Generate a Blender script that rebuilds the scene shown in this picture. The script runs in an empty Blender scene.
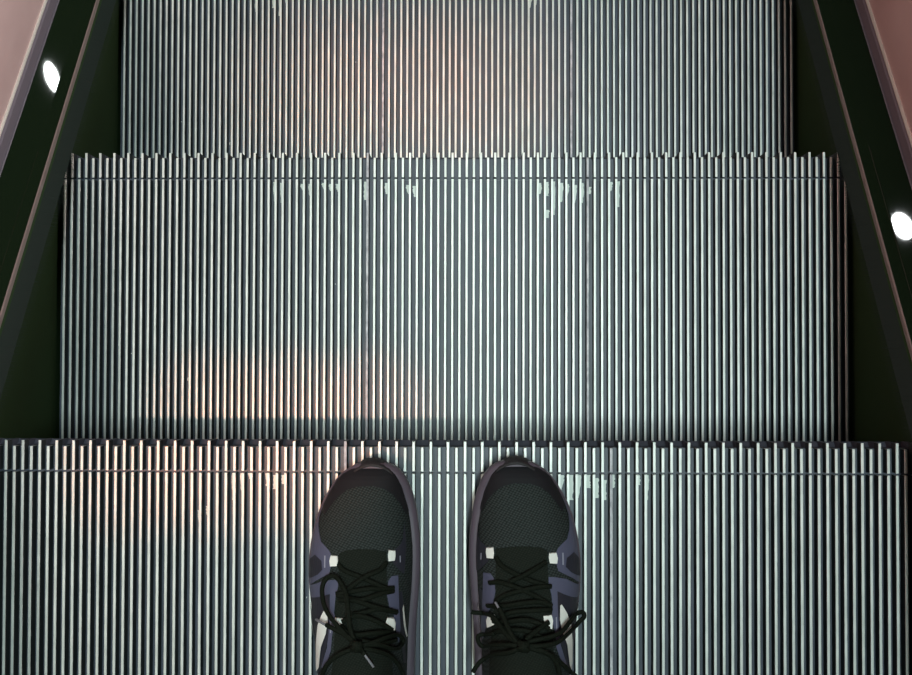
import bpy, bmesh, math, random
from mathutils import Vector, noise as mnoise
random.seed(7)
SC = bpy.context.scene
COL = SC.collection
PI = math.pi

# ------------------------------------------------------------------ camera
F_PX = 947.2
cd = bpy.data.cameras.new('camera'); cam = bpy.data.objects.new('camera', cd); COL.objects.link(cam)
cd.sensor_width = 36.0; cd.lens = 36.0 * F_PX / 912.0
cd.clip_start = 0.02; cd.clip_end = 100
cam.location = (0.0171, -0.0083, 1.004); cam.rotation_euler = (0.01962, 0.01738, 0.00225)
SC.camera = cam

# ------------------------------------------------------------------ world, lights, exposure
SC.view_settings.view_transform = 'Standard'; SC.view_settings.look = 'None'
SC.view_settings.gamma = 1.0; SC.view_settings.use_curve_mapping = False
SC.view_settings.exposure = 0.0
w = bpy.data.worlds.new('world'); SC.world = w; w.use_nodes = True
bg = w.node_tree.nodes['Background']
bg.inputs['Color'].default_value = (0.075, 0.115, 0.085, 1); bg.inputs['Strength'].default_value = 0.30

def aim(o, target):
    o.rotation_euler = (Vector(target) - o.location).to_track_quat('-Z', 'Y').to_euler()
def area(name, loc, target, sx, sy, power, color, shape='RECTANGLE'):
    l = bpy.data.lights.new(name, 'AREA'); l.shape = shape; l.size = sx; l.size_y = sy; l.energy = power; l.color = color
    o = bpy.data.objects.new(name, l); COL.objects.link(o); o.location = loc; aim(o, target); return o
def spot(name, loc, target, angle, blend, power, color, radius):
    l = bpy.data.lights.new(name, 'SPOT'); l.spot_size = math.radians(angle); l.spot_blend = blend
    l.energy = power; l.color = color; l.shadow_soft_size = radius
    o = bpy.data.objects.new(name, l); COL.objects.link(o); o.location = loc; aim(o, target); return o

# ceiling light straight over the steps, cool white
area('ceiling_panel_light', (0.44, 0.02, 4.2), (0.44, 0.02, 0), 0.36, 1.15, 90, (0.80, 1.0, 0.98))
# added fill from the right, brightens the left balustrade; a warm one opposite
area('right_side_fill', (1.9, 0.85, 1.36), (-0.54, 0.25, 0.0), 0.9, 0.16, 108, (1.0, 0.92, 0.88))
area('warm_left_fill', (-1.9, 0.85, 1.36), (0.54, 0.25, 0.0), 0.9, 0.16, 26, (1.0, 0.45, 0.36))
# warm white downlight up to the left
spot('warm_downlight', (-0.68, -0.25, 2.6), (-0.34, 0.16, -0.2), 38, 1.0, 48, (0.98, 0.97, 0.87), 0.012)
# neutral fill added to brighten the lower steps
spot('far_step_fill', (0.0, 0.50, 3.4), (0.0, 0.50, -0.4), 17, 1.0, 80, (0.92, 1.0, 0.96), 0.08)
# orange accent lamps
for ox_, oy_ in ((-0.42, -0.100), (-0.32, -0.100), (-0.22, -0.100), (-0.12, -0.100)):
    spot('orange_accent_left', (ox_ - 0.40, -0.27, 2.6), (ox_, oy_, -0.203), 4.8, 0.9, 82, (1.0, 0.28, 0.11), 0.012)
for ox_ in (-0.23, -0.10, 0.04):
    spot('orange_accent_far', (ox_ - 0.05, 0.30, 2.6), (ox_, 0.405, -0.406), 6.4, 1.0, 78, (1.0, 0.34, 0.16), 0.05)
# lamps further down the hall, mirrored in the glossy decks
HL, HR = (0.568, 8.956, 2.6), (-0.566, 5.734, 2.6)
area('hall_lamp_far', HL, (-0.515, 0.345, -0.19), 0.12, 0.29, 14, (0.93, 1.0, 0.97), 'ELLIPSE').rotation_euler.rotate_axis('Z', math.radians(42))
area('hall_lamp_near', HR, (0.508, 0.137, -0.07), 0.12, 0.20, 11, (0.95, 1.0, 1.0), 'ELLIPSE')

# ------------------------------------------------------------------ materials
def mat(name, base, rough=0.5, metal=0.0, spec=0.5):
    m = bpy.data.materials.new(name); m.use_nodes = True
    b = m.node_tree.nodes['Principled BSDF']
    b.inputs['Base Color'].default_value = (*base, 1); b.inputs['Roughness'].default_value = rough
    b.inputs['Metallic'].default_value = metal; b.inputs['Specular IOR Level'].default_value = spec
    return m
def nt(m):
    t = m.node_tree; return t, t.nodes, t.links, t.nodes['Principled BSDF']
def noisy(m, c1, c2, scale, stretch=(1, 1, 1), detail=4, lo=0.35, hi=0.65, bump=0.0, bdist=0.0005, rough=None):
    t, n, l, b = nt(m)
    tc = n.new('ShaderNodeTexCoord'); mp = n.new('ShaderNodeMapping'); mp.inputs['Scale'].default_value = stretch
    no = n.new('ShaderNodeTexNoise'); no.inputs['Scale'].default_value = scale; no.inputs['Detail'].default_value = detail
    r = n.new('ShaderNodeValToRGB'); e = r.color_ramp.elements
    e[0].position = lo; e[0].color = (*c1, 1); e[1].position = hi; e[1].color = (*c2, 1)
    l.new(tc.outputs['Object'], mp.inputs[0]); l.new(mp.outputs[0], no.inputs['Vector'])
    l.new(no.outputs[0], r.inputs[0]); l.new(r.outputs[0], b.inputs['Base Color'])
    if bump:
        bp = n.new('ShaderNodeBump'); bp.inputs['Strength'].default_value = bump; bp.inputs['Distance'].default_value = bdist
        l.new(no.outputs[0], bp.inputs['Height']); l.new(bp.outputs[0], b.inputs['Normal'])
    return m, no

M_TOP = mat('bare_aluminium_rib', (0.80, 0.83, 0.80), 0.45, 0.35)
noisy(M_TOP, (0.62, 0.655, 0.62), (0.84, 0.87, 0.83), 30, (6, 1, 1), lo=0.3, hi=0.7)
M_DULL = mat('worn_seam_rib', (0.4, 0.4, 0.43), 0.6, 0.3)
noisy(M_DULL, (0.38, 0.38, 0.42), (0.70, 0.70, 0.72), 140, (1, 0.5, 1), lo=0.35, hi=0.62)

# dark paint of the grooves, with scattered pale flecks
M_GROOVE = mat('groove_paint', (0.06, 0.068, 0.085), 0.45, 0.0, 0.5)
def groove_nodes():
    t, n, l, b = nt(M_GROOVE)
    tc = n.new('ShaderNodeTexCoord'); sep = n.new('ShaderNodeSeparateXYZ'); l.new(tc.outputs['Object'], sep.inputs[0])
    def math_(op, a, bb=None, c=None):
        x = n.new('ShaderNodeMath'); x.operation = op
        for i, v in enumerate((a, bb, c)):
            if v is None: continue
            if isinstance(v, (int, float)): x.inputs[i].default_value = v
            else: l.new(v, x.inputs[i])
        return x.outputs[0]
    def noise(scale, sx, sy, detail=2):
        mp = n.new('ShaderNodeMapping'); mp.inputs['Scale'].default_value = (sx, sy, 0.0)
        no = n.new('ShaderNodeTexNoise'); no.inputs['Scale'].default_value = scale; no.inputs['Detail'].default_value = detail
        l.new(tc.outputs['Object'], mp.inputs[0]); l.new(mp.outputs[0], no.inputs['Vector']); return no.outputs[0]
    mask = math_('GREATER_THAN', noise(95, 1.0, 0.35, 3), 0.77)
    mix = n.new('ShaderNodeMix'); mix.data_type = 'RGBA'
    vr = n.new('ShaderNodeValToRGB'); e = vr.color_ramp.elements
    e[0].position = 0.3; e[0].color = (0.044, 0.056, 0.074, 1); e[1].position = 0.7; e[1].color = (0.078, 0.088, 0.125, 1)
    l.new(noise(14, 3, 1, 3), vr.inputs[0])
    l.new(vr.outputs[0], mix.inputs[6]); mix.inputs[7].default_value = (0.62, 0.66, 0.62, 1)
    l.new(mask, mix.inputs[0]); l.new(mix.outputs[2], b.inputs['Base Color'])
groove_nodes()
M_PALE = mat('pale_groove_strip', (0.62, 0.66, 0.62), 0.5, 0.2)
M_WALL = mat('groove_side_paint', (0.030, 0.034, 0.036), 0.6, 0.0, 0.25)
M_RISER = mat('riser_paint', (0.05, 0.055, 0.075), 0.5, 0.0, 0.4)
M_SKIRT = mat('black_skirt_paint', (0.024, 0.044, 0.019), 0.7, 0.0, 0.05)
M_BRUSH = mat('black_bristle', (0.009, 0.016, 0.013), 0.6, 0.0, 0.25)
M_DECK = mat('gloss_black_deck', (0.006, 0.011, 0.005), 0.02, 0.0, 0.45)
M_STRIP = mat('deck_edge_strip', (0.29, 0.22, 0.21), 0.4, 0.5)
M_PROF = mat('grey_clamp_profile', (0.16, 0.14, 0.17), 0.45, 0.3)
M_EDGE = mat('bright_profile_lip', (0.85, 0.80, 0.74), 0.35, 0.6)
M_PANEL = mat('rose_satin_panel', (0.50, 0.33, 0.32), 0.4, 0.25)
noisy(M_PANEL, (0.48, 0.335, 0.33), (0.56, 0.41, 0.40), 6, (0.3, 1, 1))
M_RUBBER = mat('black_rubber', (0.012, 0.012, 0.012), 0.5)
M_FLOOR = mat('pit_floor', (0.010, 0.013, 0.009), 0.8)

# ------------------------------------------------------------------ mesh helpers
class MB:
    def __init__(s): s.v = []; s.f = []; s.mi = []
    def add(s, verts, faces, mi=0):
        k = len(s.v); s.v += [tuple(p) for p in verts]
        for i, f in enumerate(faces):
            s.f.append(tuple(k + j for j in f)); s.mi.append(mi[i] if isinstance(mi, (list, tuple)) else mi)
    def box(s, x0, x1, y0, y1, z0, z1, mi=0):
        v = [(x, y, z) for z in (z0, z1) for y in (y0, y1) for x in (x0, x1)]
        s.add(v, [(0, 2, 3, 1), (4, 5, 7, 6), (0, 1, 5, 4), (2, 6, 7, 3), (0, 4, 6, 2), (1, 3, 7, 5)], mi)
    def build(s, name, mats, parent=None, smooth=False, loc=None):
        me = bpy.data.meshes.new(name); me.from_pydata(s.v, [], s.f)
        for m in (mats if isinstance(mats, (list, tuple)) else [mats]): me.materials.append(m)
        me.polygons.foreach_set('material_index', s.mi)
        if smooth: me.polygons.foreach_set('use_smooth', [True] * len(s.f))
        me.update(); me.validate()
        bm = bmesh.new(); bm.from_mesh(me); bmesh.ops.recalc_face_normals(bm, faces=bm.faces); bm.to_mesh(me); bm.free()
        o = bpy.data.objects.new(name, me); COL.objects.link(o)
        if parent: o.parent = parent
        if loc: o.location = loc
        return o
def thing(name, label, cat, loc=(0, 0, 0), group=None):
    o = bpy.data.objects.new(name, None); COL.objects.link(o); o.location = loc; o.empty_display_size = 0.05
    o['label'] = label; o['category'] = cat
    if group: o['group'] = group
    return o

# ------------------------------------------------------------------ geometry constants
PITCH, RUN, RISE, NOSE_Y, MID_X = 0.00907, 0.3507, 0.2018, -0.099, -0.0095
T30 = RISE / RUN                                         # slope of the escalator, about 30 degrees
HALF = 0.5065
RIB_W, RIB_D = 0.0030, 0.0105
SEAM = -0.0327

# ------------------------------------------------------------------ the pit under the steps
def incline_quad(x0, x1, h, y0, y1, thick):
    v = []
    for y in (y0, y1):
        z = -(y - NOSE_Y) * T30 + h
        v += [(x0, y, z), (x1, y, z), (x0, y, z - thick), (x1, y, z - thick)]
    return v, [(0, 1, 5, 4), (2, 6, 7, 3), (0, 4, 6, 2), (1, 3, 7, 5), (0, 2, 3, 1), (4, 5, 7, 6)]
mb = MB(); mb.add(*incline_quad(-0.60, 0.60, -0.42, -0.75, 1.35, 0.02))
fl = mb.build('floor', M_FLOOR); fl['kind'] = 'structure'

# ------------------------------------------------------------------ steps
CAM_R, CAM_C = cam.rotation_euler.to_matrix(), cam.location.copy()
def unproj(u, v, z):
    """traced point of the picture -> where it lies on the level z"""
    d = CAM_R @ Vector(((u - 456) / F_PX, (337.5 - v) / F_PX, -1.0))
    q = CAM_C + d * ((z - CAM_C.z) / d.z)
    return q.x, q.y

def rib(mb, x, y0, y1, zt, zb, mi_top, front_drop=0.0):
    """one tread cleat: chamfered top, sides down to the groove floor"""
    w, c = RIB_W / 2, 0.00035
    wb = w + 0.0003
    sec = [(-wb, zb), (-w, zt - c), (-w + c, zt), (w - c, zt), (w, zt - c), (wb, zb)]
    v = [(x + a, y0, z) for a, z in sec] + [(x + a, y1, z) for a, z in sec]
    f, m = [], []
    for i in range(5):
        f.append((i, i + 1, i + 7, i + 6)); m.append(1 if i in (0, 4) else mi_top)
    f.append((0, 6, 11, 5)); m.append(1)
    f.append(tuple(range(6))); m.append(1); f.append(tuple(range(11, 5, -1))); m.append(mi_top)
    mb.add(v, f, m)

def step(name_label, idx, dx, pale_strips=()):
    yn, zt = NOSE_Y + idx * RUN, -idx * RISE
    root = thing('escalator_step', name_label, 'escalator step', (MID_X, yn, zt), 'ridged metal escalator steps')
    rear = -RUN - 0.040
    tread, nose, riser = MB(), MB(), MB()
    ks = [k for k in range(-60, 61) if abs(k * PITCH + dx) < HALF - RIB_W]
    dull = {-13, 18}
    for k in ks:
        x = k * PITCH + dx; long_ = k % 2 != 0
        mt = 2 if k in dull else 0
        rib(tread, x, rear, SEAM - 0.0012, 0.0, -RIB_D, mt)
        rib(nose, x, SEAM + 0.0012, 0.0 if long_ else -0.0064, 0.0, -RIB_D, mt)
        if long_:                                    # riser cleat below the long rib, its front edge upright then swept back
            w_ = RIB_W / 2
            prof = [(0.0, -0.0004), (0.0, -0.0265), (-0.004, -0.045), (-0.012, -0.075), (-0.022, -0.11), (-0.030, -0.15), (-0.0335, -0.185)]
            back = [(min(a - 0.0075, -0.0075), z) for a, z in prof]
            n_ = len(prof); v = []
            for s in (-1, 1): v += [(x + s * w_, a, z) for a, z in prof] + [(x + s * w_, a, z) for a, z in back]
            f = []
            for i in range(n_ - 1):
                f.append((i, i + 1, 2 * n_ + i + 1, 2 * n_ + i))
                f.append((i, n_ + i, n_ + i + 1, i + 1)); f.append((2 * n_ + i, 2 * n_ + i + 1, 3 * n_ + i + 1, 3 * n_ + i))
            f.append((0, 2 * n_, 3 * n_, n_))
            riser.add(v, f, [0] * (len(f) - 1) + [0])
    # groove floors
    tread.box(-HALF, HALF, rear, SEAM - 0.0012, -RIB_D - 0.012, -RIB_D, 3)
    nose.box(-HALF, HALF, SEAM - 0.0012 + 0.0002, -0.0064, -RIB_D - 0.012, -RIB_D + 0.0008, 3)
    # ragged pale strips on the groove floors (centre column, first row, last row, as seen from above)
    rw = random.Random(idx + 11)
    for u, va, vb in pale_strips:
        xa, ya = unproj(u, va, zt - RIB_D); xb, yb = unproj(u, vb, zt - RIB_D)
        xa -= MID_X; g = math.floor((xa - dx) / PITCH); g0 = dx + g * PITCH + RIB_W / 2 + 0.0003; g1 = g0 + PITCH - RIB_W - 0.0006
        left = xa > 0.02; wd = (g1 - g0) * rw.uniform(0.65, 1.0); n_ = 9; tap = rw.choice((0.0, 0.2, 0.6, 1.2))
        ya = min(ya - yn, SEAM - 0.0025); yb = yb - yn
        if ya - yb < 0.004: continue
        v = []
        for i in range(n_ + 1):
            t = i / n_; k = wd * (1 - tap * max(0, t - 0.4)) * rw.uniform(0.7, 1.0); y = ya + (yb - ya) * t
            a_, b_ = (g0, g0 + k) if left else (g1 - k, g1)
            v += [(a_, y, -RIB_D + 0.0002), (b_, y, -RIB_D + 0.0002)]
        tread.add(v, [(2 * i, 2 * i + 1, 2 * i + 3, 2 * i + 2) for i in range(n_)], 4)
    # curved riser plate between the cleats
    prof = [(-0.0064, -RIB_D), (-0.0060, -0.022), (-0.0006, -0.0268), (-0.0045, -0.045), (-0.0145, -0.075), (-0.0250, -0.11), (-0.0335, -0.15), (-0.0375, -0.1905)]
    pts = prof + [(a - 0.006, z) for a, z in reversed(prof)]
    v = [(s * HALF, a, z) for s in (-1, 1) for a, z in pts]; n_ = len(pts)
    f = [(i, (i + 1) % n_, n_ + (i + 1) % n_, n_ + i) for i in range(n_)]
    f += [tuple(range(n_)), tuple(range(2 * n_ - 1, n_ - 1, -1))]
    riser.add(v, f, 0)
    # carrier frame below the tread: two side arms down to the track
    mats = [M_TOP, M_WALL, M_DULL, M_GROOVE, M_PALE]
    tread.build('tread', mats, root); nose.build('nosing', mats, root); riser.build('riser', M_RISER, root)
    for s in (-1, 1):
        fr = MB(); x0, x1 = sorted((s * 0.44, s * 0.47))
        v = []
        for x in (x0, x1): v += [(x, -0.06, -0.02), (x, -0.36, -0.02), (x, -0.36, -0.205 - 0.015), (x, -0.30, -0.245), (x, -0.10, -0.361)]
        f = [(i, (i + 1) % 5, 5 + (i + 1) % 5, 5 + i) for i in range(5)] + [tuple(range(5)), tuple(range(9, 4, -1))]
        fr.add(v, f, 0); fr.build('carrier_arm', M_FLOOR, root)
    return root
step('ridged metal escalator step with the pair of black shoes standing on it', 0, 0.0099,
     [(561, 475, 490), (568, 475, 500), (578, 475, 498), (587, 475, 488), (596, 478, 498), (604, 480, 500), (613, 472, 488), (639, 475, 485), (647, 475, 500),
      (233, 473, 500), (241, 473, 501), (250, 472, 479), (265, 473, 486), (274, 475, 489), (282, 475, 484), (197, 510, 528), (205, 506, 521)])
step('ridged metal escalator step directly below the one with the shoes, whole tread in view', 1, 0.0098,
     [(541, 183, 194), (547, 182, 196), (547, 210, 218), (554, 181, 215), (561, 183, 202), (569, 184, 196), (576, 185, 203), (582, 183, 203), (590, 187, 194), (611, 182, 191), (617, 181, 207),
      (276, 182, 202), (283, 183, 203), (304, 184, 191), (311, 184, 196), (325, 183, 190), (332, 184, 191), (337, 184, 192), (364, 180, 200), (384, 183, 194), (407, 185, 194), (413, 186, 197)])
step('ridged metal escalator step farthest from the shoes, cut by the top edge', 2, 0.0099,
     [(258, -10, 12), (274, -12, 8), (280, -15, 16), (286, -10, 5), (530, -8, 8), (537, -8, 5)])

# ------------------------------------------------------------------ balustrades
Y0, Y1 = -0.62, 1.05
def sweep(mb, pts, s, mi=0, y0=Y0, y1=Y1, closed=True, seg=1):
    """profile points (x, height above the nosing line) swept along the 30 degree incline"""
    n_ = len(pts); rows = []
    for j in range(seg + 1):
        y = y0 + (y1 - y0) * j / seg; z0 = -(y - NOSE_Y) * T30
        rows.append([(s * x, y, z0 + h) for x, h in pts])
    v = [p for r in rows for p in r]; f = []
    for j in range(seg):
        for i in range(n_ if closed else n_ - 1):
            a, b_ = j * n_ + i, j * n_ + (i + 1) % n_
            f.append((a, b_, b_ + n_, a + n_))
    if closed: f += [tuple(range(n_)), tuple(range(len(v) - 1, len(v) - n_ - 1, -1))]
    mb.add(v, f, mi)

def balustrade(s, label):
    root = thing('escalator_balustrade', label, 'balustrade', (MID_X, 0, 0), 'escalator balustrades')
    m = MB(); sweep(m, [(0.5105, -0.33), (0.5105, 0.050), (0.5145, 0.050), (0.5145, -0.33)], s); m.build('skirt_panel', M_SKIRT, root)
    # skirt brush: holder rail and a dense fringe of bristles hanging over the step edge
    m = MB(); sweep(m, [(0.4885, 0.0430), (0.4900, 0.0500), (0.5105, 0.0570), (0.5105, 0.0350), (0.4930, 0.0360)], s)
    holder = m.build('brush_holder', M_SKIRT, root)
    m = MB()
    sweep(m, [(0.4790, 0.0225), (0.4890, 0.0440), (0.4920, 0.0420), (0.4805, 0.0210)], s)
    rnd = random.Random(3)
    y = Y0
    while y < Y1:
        z0 = -(y - NOSE_Y) * T30
        for q in range(2):
            jx = rnd.uniform(-0.0008, 0.0008); hh = 0.002 * q
            a = (s * 0.4895, y, z0 + 0.0445 - hh); b_ = (s * (0.4745 + jx), y + rnd.uniform(-0.0012, 0.0012), z0 + 0.0125 + abs(jx) * 0.5)
            t = 0.0006
            m.add([(a[0], a[1] - t, a[2]), (a[0], a[1] + t, a[2]), (a[0] - s * -t, a[1], a[2] - t * 2), b_], [(0, 1, 3), (1, 2, 3), (2, 0, 3), (0, 2, 1)], 0)
        y += 0.0022
    br = m.build('bristle_fringe', M_BRUSH, holder)
    # inner deck of gloss black sheet with a soft crease, then strip, clamp profile, panel, handrail
    m = MB(); sweep(m, [(0.4902, 0.0541), (0.4960, 0.0574), (0.5018, 0.0607), (0.5021, 0.0612), (0.5025, 0.0615), (0.5029, 0.0613), (0.5034, 0.0615), (0.5310, 0.0735), (0.5310, 0.0640), (0.5000, 0.0530)], s)
    m.build('inner_deck', M_DECK, root)
    m = MB(); sweep(m, [(0.4893, 0.0475), (0.4894, 0.0537), (0.4899, 0.0546), (0.4925, 0.0545), (0.4925, 0.0500)], s)
    m.build('edge_strip', M_STRIP, root)
    m = MB(); sweep(m, [(0.5305, 0.0640), (0.5302, 0.0728), (0.5318, 0.0745), (0.5330, 0.0730), (0.5335, 0.0750), (0.5345, 0.0880), (0.5365, 0.0920), (0.5440, 0.0920), (0.5440, 0.0640)], s)
    pr = m.build('clamp_profile', M_PROF, root)
    m = MB(); sweep(m, [(0.5362, 0.0915), (0.5355, 0.0940), (0.5370, 0.0958), (0.5390, 0.0958), (0.5390, 0.0915)], s)
    m.build('profile_lip', M_EDGE, pr)
    m = MB(); sweep(m, [(0.5385, 0.0910), (0.5385, 0.80), (0.5435, 0.80), (0.5435, 0.0910)], s); m.build('side_panel', M_PANEL, root)
    m = MB(); sweep(m, [(0.519, 0.806), (0.516, 0.816), (0.516, 0.836), (0.522, 0.848), (0.532, 0.852), (0.550, 0.852), (0.560, 0.848), (0.566, 0.836), (0.566, 0.816), (0.563, 0.806), (0.548, 0.800), (0.534, 0.800)], s)
    m.build('handrail', M_RUBBER, root)
    return root
balustrade(-1, 'glossy black escalator balustrade along the left of the steps, pale rose side panel')
balustrade(1, 'glossy black escalator balustrade along the right of the steps, darker russet side panel')

# ------------------------------------------------------------------ shoes
M_KNIT = mat('black_knit', (0.02, 0.025, 0.024), 0.8, 0.0, 0.25)
def knit(m, c1, c2, scale):
    t, n, l, b = nt(m)
    tc = n.new('ShaderNodeTexCoord'); mp = n.new('ShaderNodeMapping'); mp.inputs['Rotation'].default_value = (0, 0, 0.45)
    mp.inputs['Scale'].default_value = (1.0, 1.35, 0.0)
    vo = n.new('ShaderNodeTexVoronoi'); vo.inputs['Scale'].default_value = scale; vo.inputs['Randomness'].default_value = 0.15
    r = n.new('ShaderNodeValToRGB'); e = r.color_ramp.elements
    e[0].position = 0.15; e[0].color = (*c2, 1); e[1].position = 0.6; e[1].color = (*c1, 1)
    bp = n.new('ShaderNodeBump'); bp.invert = True; bp.inputs['Strength'].default_value = 0.5; bp.inputs['Distance'].default_value = 0.0008
    l.new(tc.outputs['Object'], mp.inputs[0]); l.new(mp.outputs[0], vo.inputs['Vector'])
    l.new(vo.outputs['Distance'], r.inputs[0]); l.new(r.outputs[0], b.inputs['Base Color'])
    l.new(vo.outputs['Distance'], bp.inputs['Height']); l.new(bp.outputs[0], b.inputs['Normal'])
knit(M_KNIT, (0.007, 0.010, 0.009), (0.042, 0.054, 0.053), 340)
M_TONGUE = mat('black_tongue', (0.012, 0.016, 0.013), 0.85, 0.0, 0.2)
knit(M_TONGUE, (0.006, 0.009, 0.006), (0.016, 0.021, 0.016), 380)
M_OVER = mat('slate_violet_film', (0.096, 0.103, 0.168), 0.5, 0.0, 0.35)
M_SIDE = mat('charcoal_side_film', (0.026, 0.027, 0.040), 0.55, 0.0, 0.3)
M_TOE = mat('toe_film', (0.015, 0.015, 0.018), 0.65, 0.0, 0.2)
M_MID = mat('mauve_midsole', (0.105, 0.085, 0.112), 0.42, 0.0, 0.35)
M_OUT = mat('black_outsole', (0.016, 0.014, 0.016), 0.6)
M_WHITE = mat('reflective_white', (0.95, 0.97, 0.92), 0.35)
M_TICK = mat('grey_tick', (0.32, 0.33, 0.42), 0.5)
M_LACE = mat('black_lace', (0.014, 0.018, 0.012), 0.8, 0.0, 0.15)
noisy(M_LACE, (0.0035, 0.006, 0.003), (0.010, 0.013, 0.0085), 900, lo=0.4, hi=0.6, bump=0.4)
M_AGLET = mat('grey_aglet', (0.22, 0.22, 0.25), 0.35)
M_LINING = mat('dark_lining', (0.010, 0.012, 0.012), 0.9)

# sole outline traced from above: image row -> left and right edge of the right shoe
OUTL = [(458.5, 511, 520), (459.5, 503, 527), (462, 496, 534), (466, 490, 541), (475, 483, 552), (489, 477.5, 561), (502, 474, 568), (520, 471, 575),
        (544, 469, 579.5), (560, 469, 581.2), (572, 469.5, 581.5), (586, 470.3, 580.8), (600, 471.5, 579.3), (620, 473, 577), (640, 474, 574.5), (660, 474.5, 572.5), (675, 475, 571)]
def lerp_tab(tab, y):
    if y >= tab[0][0]: return tab[0][1:]
    for a, b in zip(tab, tab[1:]):
        if y >= b[0]:
            t = (a[0] - y) / (a[0] - b[0]); return tuple(p + (q - p) * t for p, q in zip(a[1:], b[1:]))
    return tab[-1][1:]

def make_shoe(side, label):
    """side +1: right shoe; -1: its mirror image, the left shoe"""
    U = (lambda u: u) if side > 0 else (lambda u: 889.3 - u)
    dv = 0.0 if side > 0 else 2.0
    def UP(u, v):                                        # the lacing of the left shoe sits a little further out
        return u if side > 0 else (887.5 - u if v < 520 else 884.6 - u + 0.08 * (u - 522))
    ox, oy = unproj(U(525), 560 + dv, 0.0)
    def w2l(u, v, z):                                   # traced point -> shoe coordinates
        x, y = unproj(u, v, z); return x - ox, y - oy
    rows = []
    for v, a, b in OUTL:
        xa, y = w2l(U(a), v + dv, 0.026); xb, _ = w2l(U(b), v + dv, 0.026)
        rows.append((y, min(xa, xb), max(xa, xb)))
    toe = rows[0][0]; ye = rows[-1][0]; heel = toe - 0.305
    cx_e = (rows[-1][1] + rows[-1][2]) / 2; hw_e = (rows[-1][2] - rows[-1][1]) / 2
    for t in (0.2, 0.4, 0.6, 0.75, 0.86, 0.94, 0.985, 1.0):      # heel half, beyond the lower frame edge
        y = ye + (heel - ye) * t
        k = (1 - 0.28 * min(t / 0.7, 1)) * (1 if t < 0.6 else max(0.12, math.sqrt(max(0, 1 - ((t - 0.6) / 0.4) ** 2))))
        rows.append((y, cx_e - hw_e * k, cx_e + hw_e * k))
    root = thing('running_shoe', label, 'shoe', (ox, oy, 0), 'pair of black running shoes')
    med = -1 if side > 0 else 1                          # the medial side of this shoe
    def spring(y): s = toe - y; return 0.014 * max(0, 1 - s / 0.06) ** 2
    # ---- sole rings
    NP = 28
    def ring(y_in, x_in, z, zs=1.0):
        left, right = [], []
        ys = [rows[0][0] - (rows[0][0] - rows[-1][0]) * (0.5 - 0.5 * math.cos(PI * i / NP)) for i in range(NP + 1)]
        for y in ys:
            a, b = lerp_tab(rows, y); c = (a + b) / 2; h = max(0.002, (b - a) / 2 - x_in)
            yy = (y - (toe + heel) / 2) * (1 - 2 * y_in / (toe - heel)) + (toe + heel) / 2
            zz = z + spring(y) * zs
            left.append((c - h, yy, zz)); right.append((c + h, yy, zz))
        return right + left[::-1]
    def loft(rings, cap=True):
        m = MB(); v = [p for r in rings for p in r]; n_ = len(rings[0]); f = []
        for j in range(len(rings) - 1):
            for i in range(n_): f.append((j * n_ + i, j * n_ + (i + 1) % n_, (j + 1) * n_ + (i + 1) % n_, (j + 1) * n_ + i))
        if cap:
            for base in (0, (len(rings) - 1) * n_):
                for i in range(NP): f.append((base + i, base + i + 1, base + n_ - 2 - i, base + n_ - 1 - i))
        m.add(v, f, 0); return m
    loft([ring(0.006, 0.008, 0.0), ring(0.002, 0.003, 0.002), ring(0.001, 0.0015, 0.008)]).build('outsole', M_OUT, root, True)
    loft([ring(0.002, 0.002, 0.0082), ring(0.0, 0.0, 0.014), ring(0.0, 0.0, 0.022), ring(0.001, 0.0012, 0.027), ring(0.004, 0.005, 0.0285)]).build('midsole', M_MID, root, True)
    # ---- upper surface
    HT = [(0.0, 0.028), (0.006, 0.040), (0.015, 0.0475), (0.03, 0.0535), (0.05, 0.058), (0.08, 0.064), (0.11, 0.073), (0.14, 0.086), (0.17, 0.099), (0.20, 0.108), (0.23, 0.103), (0.27, 0.094), (0.305, 0.088)]
    htab = [(toe - s, h) for s, h in HT]
    inset_med, inset_lat = 0.0075, 0.0028
    def limits(y):
        a, b = lerp_tab(rows, y); w_ = (b - a)
        im, il = min(inset_med, w_ * 0.1), min(inset_lat, w_ * 0.1)
        return (a + (im if med < 0 else il), b - (im if med > 0 else il))
    Z0 = 0.024
    TOE_IN = 0.003
    def S(q, y, off=0.0):
        a, b = limits(y); c, h = (a + b) / 2, (b - a) / 2
        q = max(-1.0, min(1.0, q)); top = lerp_tab(htab, y)[0]
        e = (max(0.0, 1 - abs(q) ** 2.7)) ** (1 / 1.9)
        zb = Z0 + spring(y)
        z = zb + (max(top, zb + 0.002) - zb) * e
        return Vector((c + h * q, y, z))
    def N(q, y):
        d = 0.01; p = S(min(q + d, 1), y) - S(max(q - d, -1), y); r = S(q, y + 0.0015) - S(q, y - 0.0015)
        n_ = p.cross(r)
        if n_.length < 1e-9: return Vector((0, 0, 1))
        n_.normalize(); return n_ if n_.z >= 0 else -n_
    def solve(u, v):                                     # traced point lying on the upper -> (q, y)
        z = 0.06
        for _ in range(12):
            x, y = w2l(u, v, z); a, b = limits(y); q = (x - (a + b) / 2) / max(1e-4, (b - a) / 2)
            z = 0.5 * z + 0.5 * S(q, y).z
        return max(-0.985, min(0.985, q)), y
    open_c, open_r = toe - 0.252, 0.040
    m = MB(); NQ, NY = 48, 90; v = []
    for j in range(NY + 1):
        t = j / NY; y = toe - TOE_IN - (0.302 - TOE_IN) * (t * t * 0.35 + t * 0.65)
        for i in range(NQ + 1):
            q = math.sin(PI / 2 * (2 * i / NQ - 1)); p = S(q, y)
            r = math.sqrt(((y - open_c) / open_r) ** 2 + (q / 0.62) ** 2)
            if r < 1: p.z -= 0.050 * (1 - r ** 6) * min(1, (1 - r) * 5)
            v.append(tuple(p))
    f = []; mi = []
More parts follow.
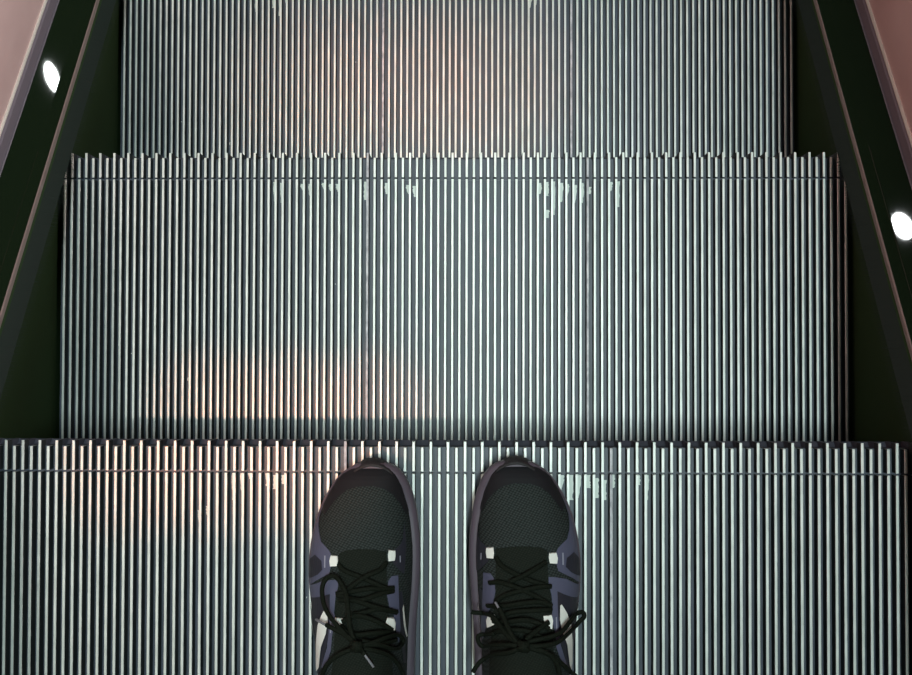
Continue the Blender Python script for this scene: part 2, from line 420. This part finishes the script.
    for j in range(NY):
        for i in range(NQ):
            k = j * (NQ + 1) + i; f.append((k, k + 1, k + NQ + 2, k + NQ + 1))
            y = v[k][1]; q = math.sin(PI / 2 * (2 * i / NQ - 1))
            mi.append(1 if math.sqrt(((y - open_c) / open_r) ** 2 + (q / 0.62) ** 2) < 1 else 0)
    m.add(v, f, mi); m.build('upper', [M_KNIT, M_LINING], root, True)
    # ---- flat film patches laid on the upper
    def patch(name, poly, material, off=0.0009, parent=root, qcells=0.05):
        pts = [solve(UP(u, v_), v_ + dv * 1.4) for u, v_ in poly]
        bm = bmesh.new()
        bm.faces.new([bm.verts.new((q, y * 10, 0)) for q, y in pts])
        qs = [p[0] for p in pts]; ys = [p[1] * 10 for p in pts]
        q = math.floor(min(qs) / qcells) * qcells
        while q < max(qs):
            if q > min(qs): bmesh.ops.bisect_plane(bm, geom=bm.verts[:] + bm.edges[:] + bm.faces[:], plane_co=(q, 0, 0), plane_no=(1, 0, 0))
            q += qcells
        y = math.floor(min(ys) / 0.04) * 0.04
        while y < max(ys):
            if y > min(ys): bmesh.ops.bisect_plane(bm, geom=bm.verts[:] + bm.edges[:] + bm.faces[:], plane_co=(0, y, 0), plane_no=(0, 1, 0))
            y += 0.04
        for vv in bm.verts:
            q, y = vv.co.x, vv.co.y / 10
            vv.co = S(q, y) + N(q, y) * off
        bmesh.ops.recalc_face_normals(bm, faces=bm.faces)
        up = sum((fc.normal.z for fc in bm.faces)); 
        if up < 0: bmesh.ops.reverse_faces(bm, faces=bm.faces)
        base = bm.faces[:]
        ret = bmesh.ops.extrude_face_region(bm, geom=base)
        for g in ret['geom']:
            if isinstance(g, bmesh.types.BMVert): g.co.z -= off * 1.6
        bmesh.ops.recalc_face_normals(bm, faces=bm.faces)
        me = bpy.data.meshes.new(name); bm.to_mesh(me); bm.free(); me.materials.append(material)
        o = bpy.data.objects.new(name, me); COL.objects.link(o); o.parent = parent; return o
    patch('toe_overlay', [(484, 494), (487, 483), (493, 472), (499, 465), (507, 461.5), (523, 461.5), (532, 464), (541, 469), (551, 479), (558, 490), (564, 503), (562, 512), (556, 503), (549, 494), (540, 487), (530, 484), (514, 483.5), (504, 486), (496, 491), (489, 499), (482, 512), (479, 508)], M_TOE)
    # rubber bumper at the toe tip
    m = MB(); n_ = 14; v = []
    for i in range(n_ + 1):
        q = -0.75 + 1.5 * i / n_; bump = 0.0012 * (i % 2)
        for y_, z_, o_ in ((0.0015, 0.014, 0), (0.0028, 0.024, bump), (0.0012, 0.034, bump), (-0.0015, 0.041, bump * 0.6), (-0.0040, 0.0415, 0), (-0.005, 0.034, 0)):
            w_ = 0.026 + 0.006 * max(0, -y_) / 0.012
            v.append(((rows[0][1] + rows[0][2]) / 2 + q * w_, toe + y_ + o_ - 0.016 * q * q, z_ + 0.004 - 0.006 * q * q))
    f = [(a * 6 + b, a * 6 + b + 1, (a + 1) * 6 + b + 1, (a + 1) * 6 + b) for a in range(n_) for b in range(5)]
    m.add(v, f, 0); m.build('toe_bumper', M_OUT, root, True)
    # ridge line around the knit forefoot and film panels
    patch('mudguard', [(561, 494), (567, 503), (572, 518), (577, 536), (579.5, 552), (580.3, 566), (579.8, 579), (572, 578), (565, 574.5), (558, 571), (555.5, 563), (555.3, 553.5), (557.5, 548.5), (562, 543.5), (566.5, 539), (568.5, 530), (567.5, 514), (564, 503)], M_OVER)
    patch('mudguard_dark_panel', [(566, 558), (573, 552), (578.5, 556), (579.3, 566), (579, 575), (570, 572), (565, 567)], M_SIDE, 0.0013)  # darker film inset on the mudguard
    patch('mudguard', [(477.5, 520), (479, 536), (481, 541), (488.5, 548), (489.5, 560), (483, 567), (477.5, 571), (476.5, 560), (475.5, 540)], M_SIDE)
    patch('eyestay', [(548.4, 577), (556, 577.5), (566, 579), (579, 581.3), (578.6, 592.5), (557, 591.3), (557.2, 605), (558.4, 631), (560, 645), (566, 664), (563, 668), (556, 648), (554.5, 632), (551, 617), (552.5, 610), (551, 594), (548.4, 584)], M_OVER)
    patch('side_window', [(557.3, 591.8), (578.4, 593), (577.2, 612), (574.5, 640), (573, 668), (567, 666), (561, 645), (558.8, 631), (557.5, 606)], M_SIDE, 0.0006)
    patch('eyestay', [(484, 572.5), (491, 573.5), (494.5, 578.5), (496, 592), (493.5, 604), (489, 612), (486.5, 628), (483.5, 640), (481.5, 626), (483, 604), (483.5, 590)], M_OVER)
    patch('side_window', [(479.8, 588), (483, 590), (482.6, 604), (481, 626), (478, 660), (475.5, 660), (476.5, 625), (478, 600)], M_SIDE, 0.0006)
    # pale side emblem: a pointed blade with a curved tail, and a sliver at the edge
    patch('side_emblem', [(559.2, 606), (560.8, 604.6), (565.5, 612.5), (569.4, 622.5), (571, 640), (570.8, 668), (568.2, 665), (566, 645), (561, 631.5), (559, 620)], M_WHITE, 0.0016)
    patch('side_emblem', [(577.7, 600), (578.4, 603), (577.3, 618), (575.6, 629), (574.7, 628), (576.3, 615)], M_WHITE, 0.0016)
    patch('side_emblem', [(479, 602), (480.2, 606), (478.8, 622), (475.8, 634), (474.9, 633), (477.2, 620)], M_WHITE, 0.0016)
    # webbing lace loops and printed ticks
    def tab(poly): return patch('lace_loop', poly, M_WHITE, 0.0030)
    tab([(548.3, 553.8), (555.2, 553.2), (556.5, 558.5), (555.9, 564), (549, 563.6), (548, 558.5)])
    tab([(488.3, 548.3), (494.9, 547.8), (495.6, 553), (495, 558.6), (488.8, 558), (488, 553)])
    tab([(542.8, 616.5), (550.6, 615.6), (551.8, 621), (551, 629.5), (547.8, 628.5), (543.6, 622)])
    tab([(490.5, 616), (497, 615.2), (498.8, 620), (496, 625), (489.6, 627.6), (488.8, 621)])
    patch('tick_mark', [(561.4, 553), (562.8, 553), (563, 565), (561.6, 565)], M_TICK, 0.0014)
    patch('tick_mark', [(555, 617.5), (556.2, 617.2), (556.6, 630), (555.4, 630.4)], M_TICK, 0.0014)
    patch('tick_mark', [(481.8, 553), (482.8, 553), (482.6, 559.5), (481.6, 559.5)], M_TICK, 0.0014)
    patch('tongue', [(496.5, 549), (510, 547), (526, 546.5), (540, 547.8), (547.3, 551), (547.6, 566), (548, 584), (550.5, 597), (551.5, 612), (552, 632), (553, 655), (556, 676), (490, 676), (491, 650), (493, 625), (495, 606), (497, 592), (496.3, 578)], M_TONGUE, 0.0011)
    # ---- laces: one part, tubes that ride on the tongue and eyestays
    lm = MB()
    def cr(pts, n_=9):
        out = []; P = [pts[0]] + pts + [pts[-1]]
        for i in range(1, len(P) - 2):
            for k in range(n_):
                t = k / n_; a, b, c, d = P[i - 1], P[i], P[i + 1], P[i + 2]
                out.append(tuple(0.5 * (2 * b[j] + (c[j] - a[j]) * t + (2 * a[j] - 5 * b[j] + 4 * c[j] - d[j]) * t * t + (3 * b[j] - a[j] - 3 * c[j] + d[j]) * t ** 3) for j in range(len(b))))
        out.append(tuple(pts[-1])); return out
    def path3(pts):
        """(u, v, lift) traced as seen, riding 'lift' above the upper; past the edge of the upper it hangs in the air at that height"""
        out = []
        for u, v_, lf in cr(pts):
            z = 0.07
            for _ in range(14):
                x, y = w2l(u, v_, z); a, b = limits(y); q = (x - (a + b) / 2) / ((b - a) / 2)
                z = 0.5 * z + 0.5 * (S(max(-0.93, min(0.93, q)), y).z + lf)
            out.append(Vector((x, y, z)))
        return out
    def tube(mm, path, rx, rz, ns=8):
        n_ = len(path); v = []
        for i, p in enumerate(path):
            d = (path[min(i + 1, n_ - 1)] - path[max(i - 1, 0)])
            d = d.normalized() if d.length > 1e-9 else Vector((1, 0, 0))
            sx = d.cross(Vector((0, 0, 1))); sx = sx.normalized() if sx.length > 1e-6 else Vector((1, 0, 0)); up = sx.cross(d)
            for k in range(ns):
                a = 2 * PI * k / ns; v.append(tuple(p + sx * (rx * math.cos(a)) + up * (rz * math.sin(a))))
        f = [(i * ns + k, i * ns + (k + 1) % ns, (i + 1) * ns + (k + 1) % ns, (i + 1) * ns + k) for i in range(n_ - 1) for k in range(ns)]
        f += [tuple(range(ns)), tuple(range(n_ * ns - 1, (n_ - 1) * ns - 1, -1))]
        mm.add(v, f, 0)
    def lace(pts, r=0.0021): tube(lm, path3(pts), r, r * 0.62)
    if side > 0:
        seg = [[(546, 562, .002), (540, 566, .004), (525, 575, .006), (510, 582, .004)],
               [(496, 557, .002), (502, 566, .004), (516, 574, .004), (532, 581, .004), (545, 585, .003)],
               [(489, 583, .003), (500, 582.5, .004), (518, 588, .006), (535, 596, .004), (549, 604, .003)],
               [(551.5, 586.5, .003), (540, 587, .005), (520, 591, .006), (504, 596, .004), (496, 602, .003)],
               [(487, 606, .003), (505, 606, .006), (525, 603, .007), (540, 602, .005), (552, 606, .003)],
               [(551.5, 610, .003), (535, 610.5, .006), (515, 612, .006), (500, 616, .004)],
               [(493, 622, .004), (508, 622, .007), (525, 620, .008), (540, 624, .006), (549, 629, .004)],
               [(495, 632, .004), (512, 630, .008), (530, 632, .008), (546, 640, .005)],
               [(549, 622, .006), (535, 632, .010), (526, 640, .012)],
               [(492, 618, .006), (505, 630, .010), (521, 644, .012)]]
        loops = [[(523, 646, .012), (538, 646, .014), (556, 643, .014), (570, 632, .014), (580, 621, .011), (584, 617, .009), (583, 612.5, .010), (577, 613.5, .012), (570, 622, .014), (560, 633, .013), (546, 638, .012), (532, 641, .012), (524, 645, .012)],
                 [(521, 645, .012), (508, 636, .013), (500, 626, .012), (493, 617, .011), (484, 613.5, .010), (474, 612.5, .009), (471.5, 611.5, .009)],
                 [(522, 646, .012), (508, 645, .012), (493, 645, .010), (482, 646, .008), (478, 640, .007), (480, 635, .008), (494, 634, .010)],
                 [(521, 645, .014), (515, 640, .014), (509, 630, .013), (503, 616, .012), (499, 608, .012)],
                 [(525, 647, .013), (540, 651, .012), (553, 656, .009), (563, 665, .008), (571, 672, .006), (578, 678, .004)],
                 [(521, 648, .012), (508, 653, .010), (492, 655, .009), (480, 662, .008), (473, 672, .006)],
                 [(526, 646, .012), (545, 652, .012), (556, 662, .009), (560, 675, .007)]]
        agl = [[(498.8, 607.5, .0125), (496.5, 603, .0125)], [(496.2, 602.5, .012), (495.2, 600.5, .0115)]]
        agl = [[(503, 616, .012), (495.3, 602, .0125)]]
        knot = (523.5, 646, .013)
    else:
        seg = [[(387, 562, .002), (380, 570, .004), (365, 577, .006), (347, 590, .004)],
               [(338, 564, .002), (345, 571, .004), (360, 577, .004), (378, 585, .004), (391, 590, .003)],
               [(336, 594, .003), (350, 592, .004), (368, 589, .006), (382, 589, .004), (394, 588, .003)],
               [(394, 591, .003), (380, 594, .005), (362, 600, .006), (348, 598, .004), (337, 595, .003)],
               [(339, 600, .003), (355, 601, .006), (372, 606, .007), (386, 610, .005), (397, 613, .003)],
               [(397, 612, .003), (380, 609, .006), (362, 613, .006), (345, 616, .004)],
               [(342, 622, .004), (355, 616, .007), (368, 618, .008), (382, 624, .006), (392, 630, .004)],
               [(391, 632, .004), (376, 633, .008), (358, 635, .008), (345, 633, .005)],
               [(396, 640, .005), (380, 644, .010), (362, 641, .012)],
               [(340, 626, .006), (348, 634, .010), (357, 644, .012)]]
        loops = [[(355, 645, .012), (345, 634, .013), (334, 622, .013), (326, 610, .012), (322.5, 598, .010), (322.5, 586, .009), (327, 578, .008), (334, 576, .008), (340, 582, .010), (346, 594, .012), (348, 610, .014), (350, 628, .014), (355, 643, .013)],
                 [(356, 646, .014), (352, 640, .014), (343, 634, .013), (330, 627, .012), (326, 625, .011)],
                 [(357, 647, .012), (372, 643, .013), (388, 637, .012), (398, 635, .010), (403, 641, .008), (396, 649, .009), (380, 645, .012), (362, 645, .012)],
                 [(356, 648, .012), (345, 652, .010), (334, 658, .009), (326, 666, .007), (322, 676, .005)],
                 [(358, 647, .012), (361, 650, .013), (365, 655, .013)],
                 [(358, 648, .012), (372, 650, .012), (388, 655, .010), (398, 664, .008), (404, 676, .006)]]
        agl = [[(326.5, 625.5, .011), (316, 619.5, .010)], [(364.5, 654.5, .013), (373.5, 667, .012)]]
        knot = (357, 646, .013)
    for p in seg: lace(p, 0.0024)
    for p in loops: lace(p, 0.0023)
    kp = path3([knot, (knot[0] + 0.1, knot[1], knot[2])])[0]
    for a, b in (((-.005, .004, 0), (.005, -.004, .001)), ((-.005, -.003, .001), (.005, .003, .002)), ((0, .005, .002), (0, -.005, .002))):
        tube(lm, [kp + Vector(a), kp + Vector((0, 0, .0025)), kp + Vector(b)], 0.003, 0.0025)
    lo = lm.build('laces', M_LACE, root, True)
    for p in agl:
        am = MB(); tube(am, path3(p), 0.0012, 0.0012); am.build('aglet', M_AGLET, lo, True)
    # padded collar and sock filling the opening
    m = MB(); n_ = 32; v = []
    for i in range(n_):
        a = 2 * PI * i / n_; q = 0.60 * math.sin(a); y = open_c + 0.040 * math.cos(a); c = S(q, y); nd = Vector((math.sin(a), math.cos(a), 0))
        for k in range(8):
            b = 2 * PI * k / 8; p = c + nd * (0.005 * math.cos(b)) + Vector((0, 0, 0.005 * math.sin(b) + 0.0005)); v.append(tuple(p))
    f = [(i * 8 + k, ((i + 1) % n_) * 8 + k, ((i + 1) % n_) * 8 + (k + 1) % 8, i * 8 + (k + 1) % 8) for i in range(n_) for k in range(8)]
    m.add(v, f, 0); m.build('collar', M_TONGUE, root, True)
    return root
make_shoe(-1, 'black left running shoe with slate overlays, a loose lace end lying over its side emblem')
make_shoe(1, 'black right running shoe with slate overlays, lace bow sticking out past its right edge')
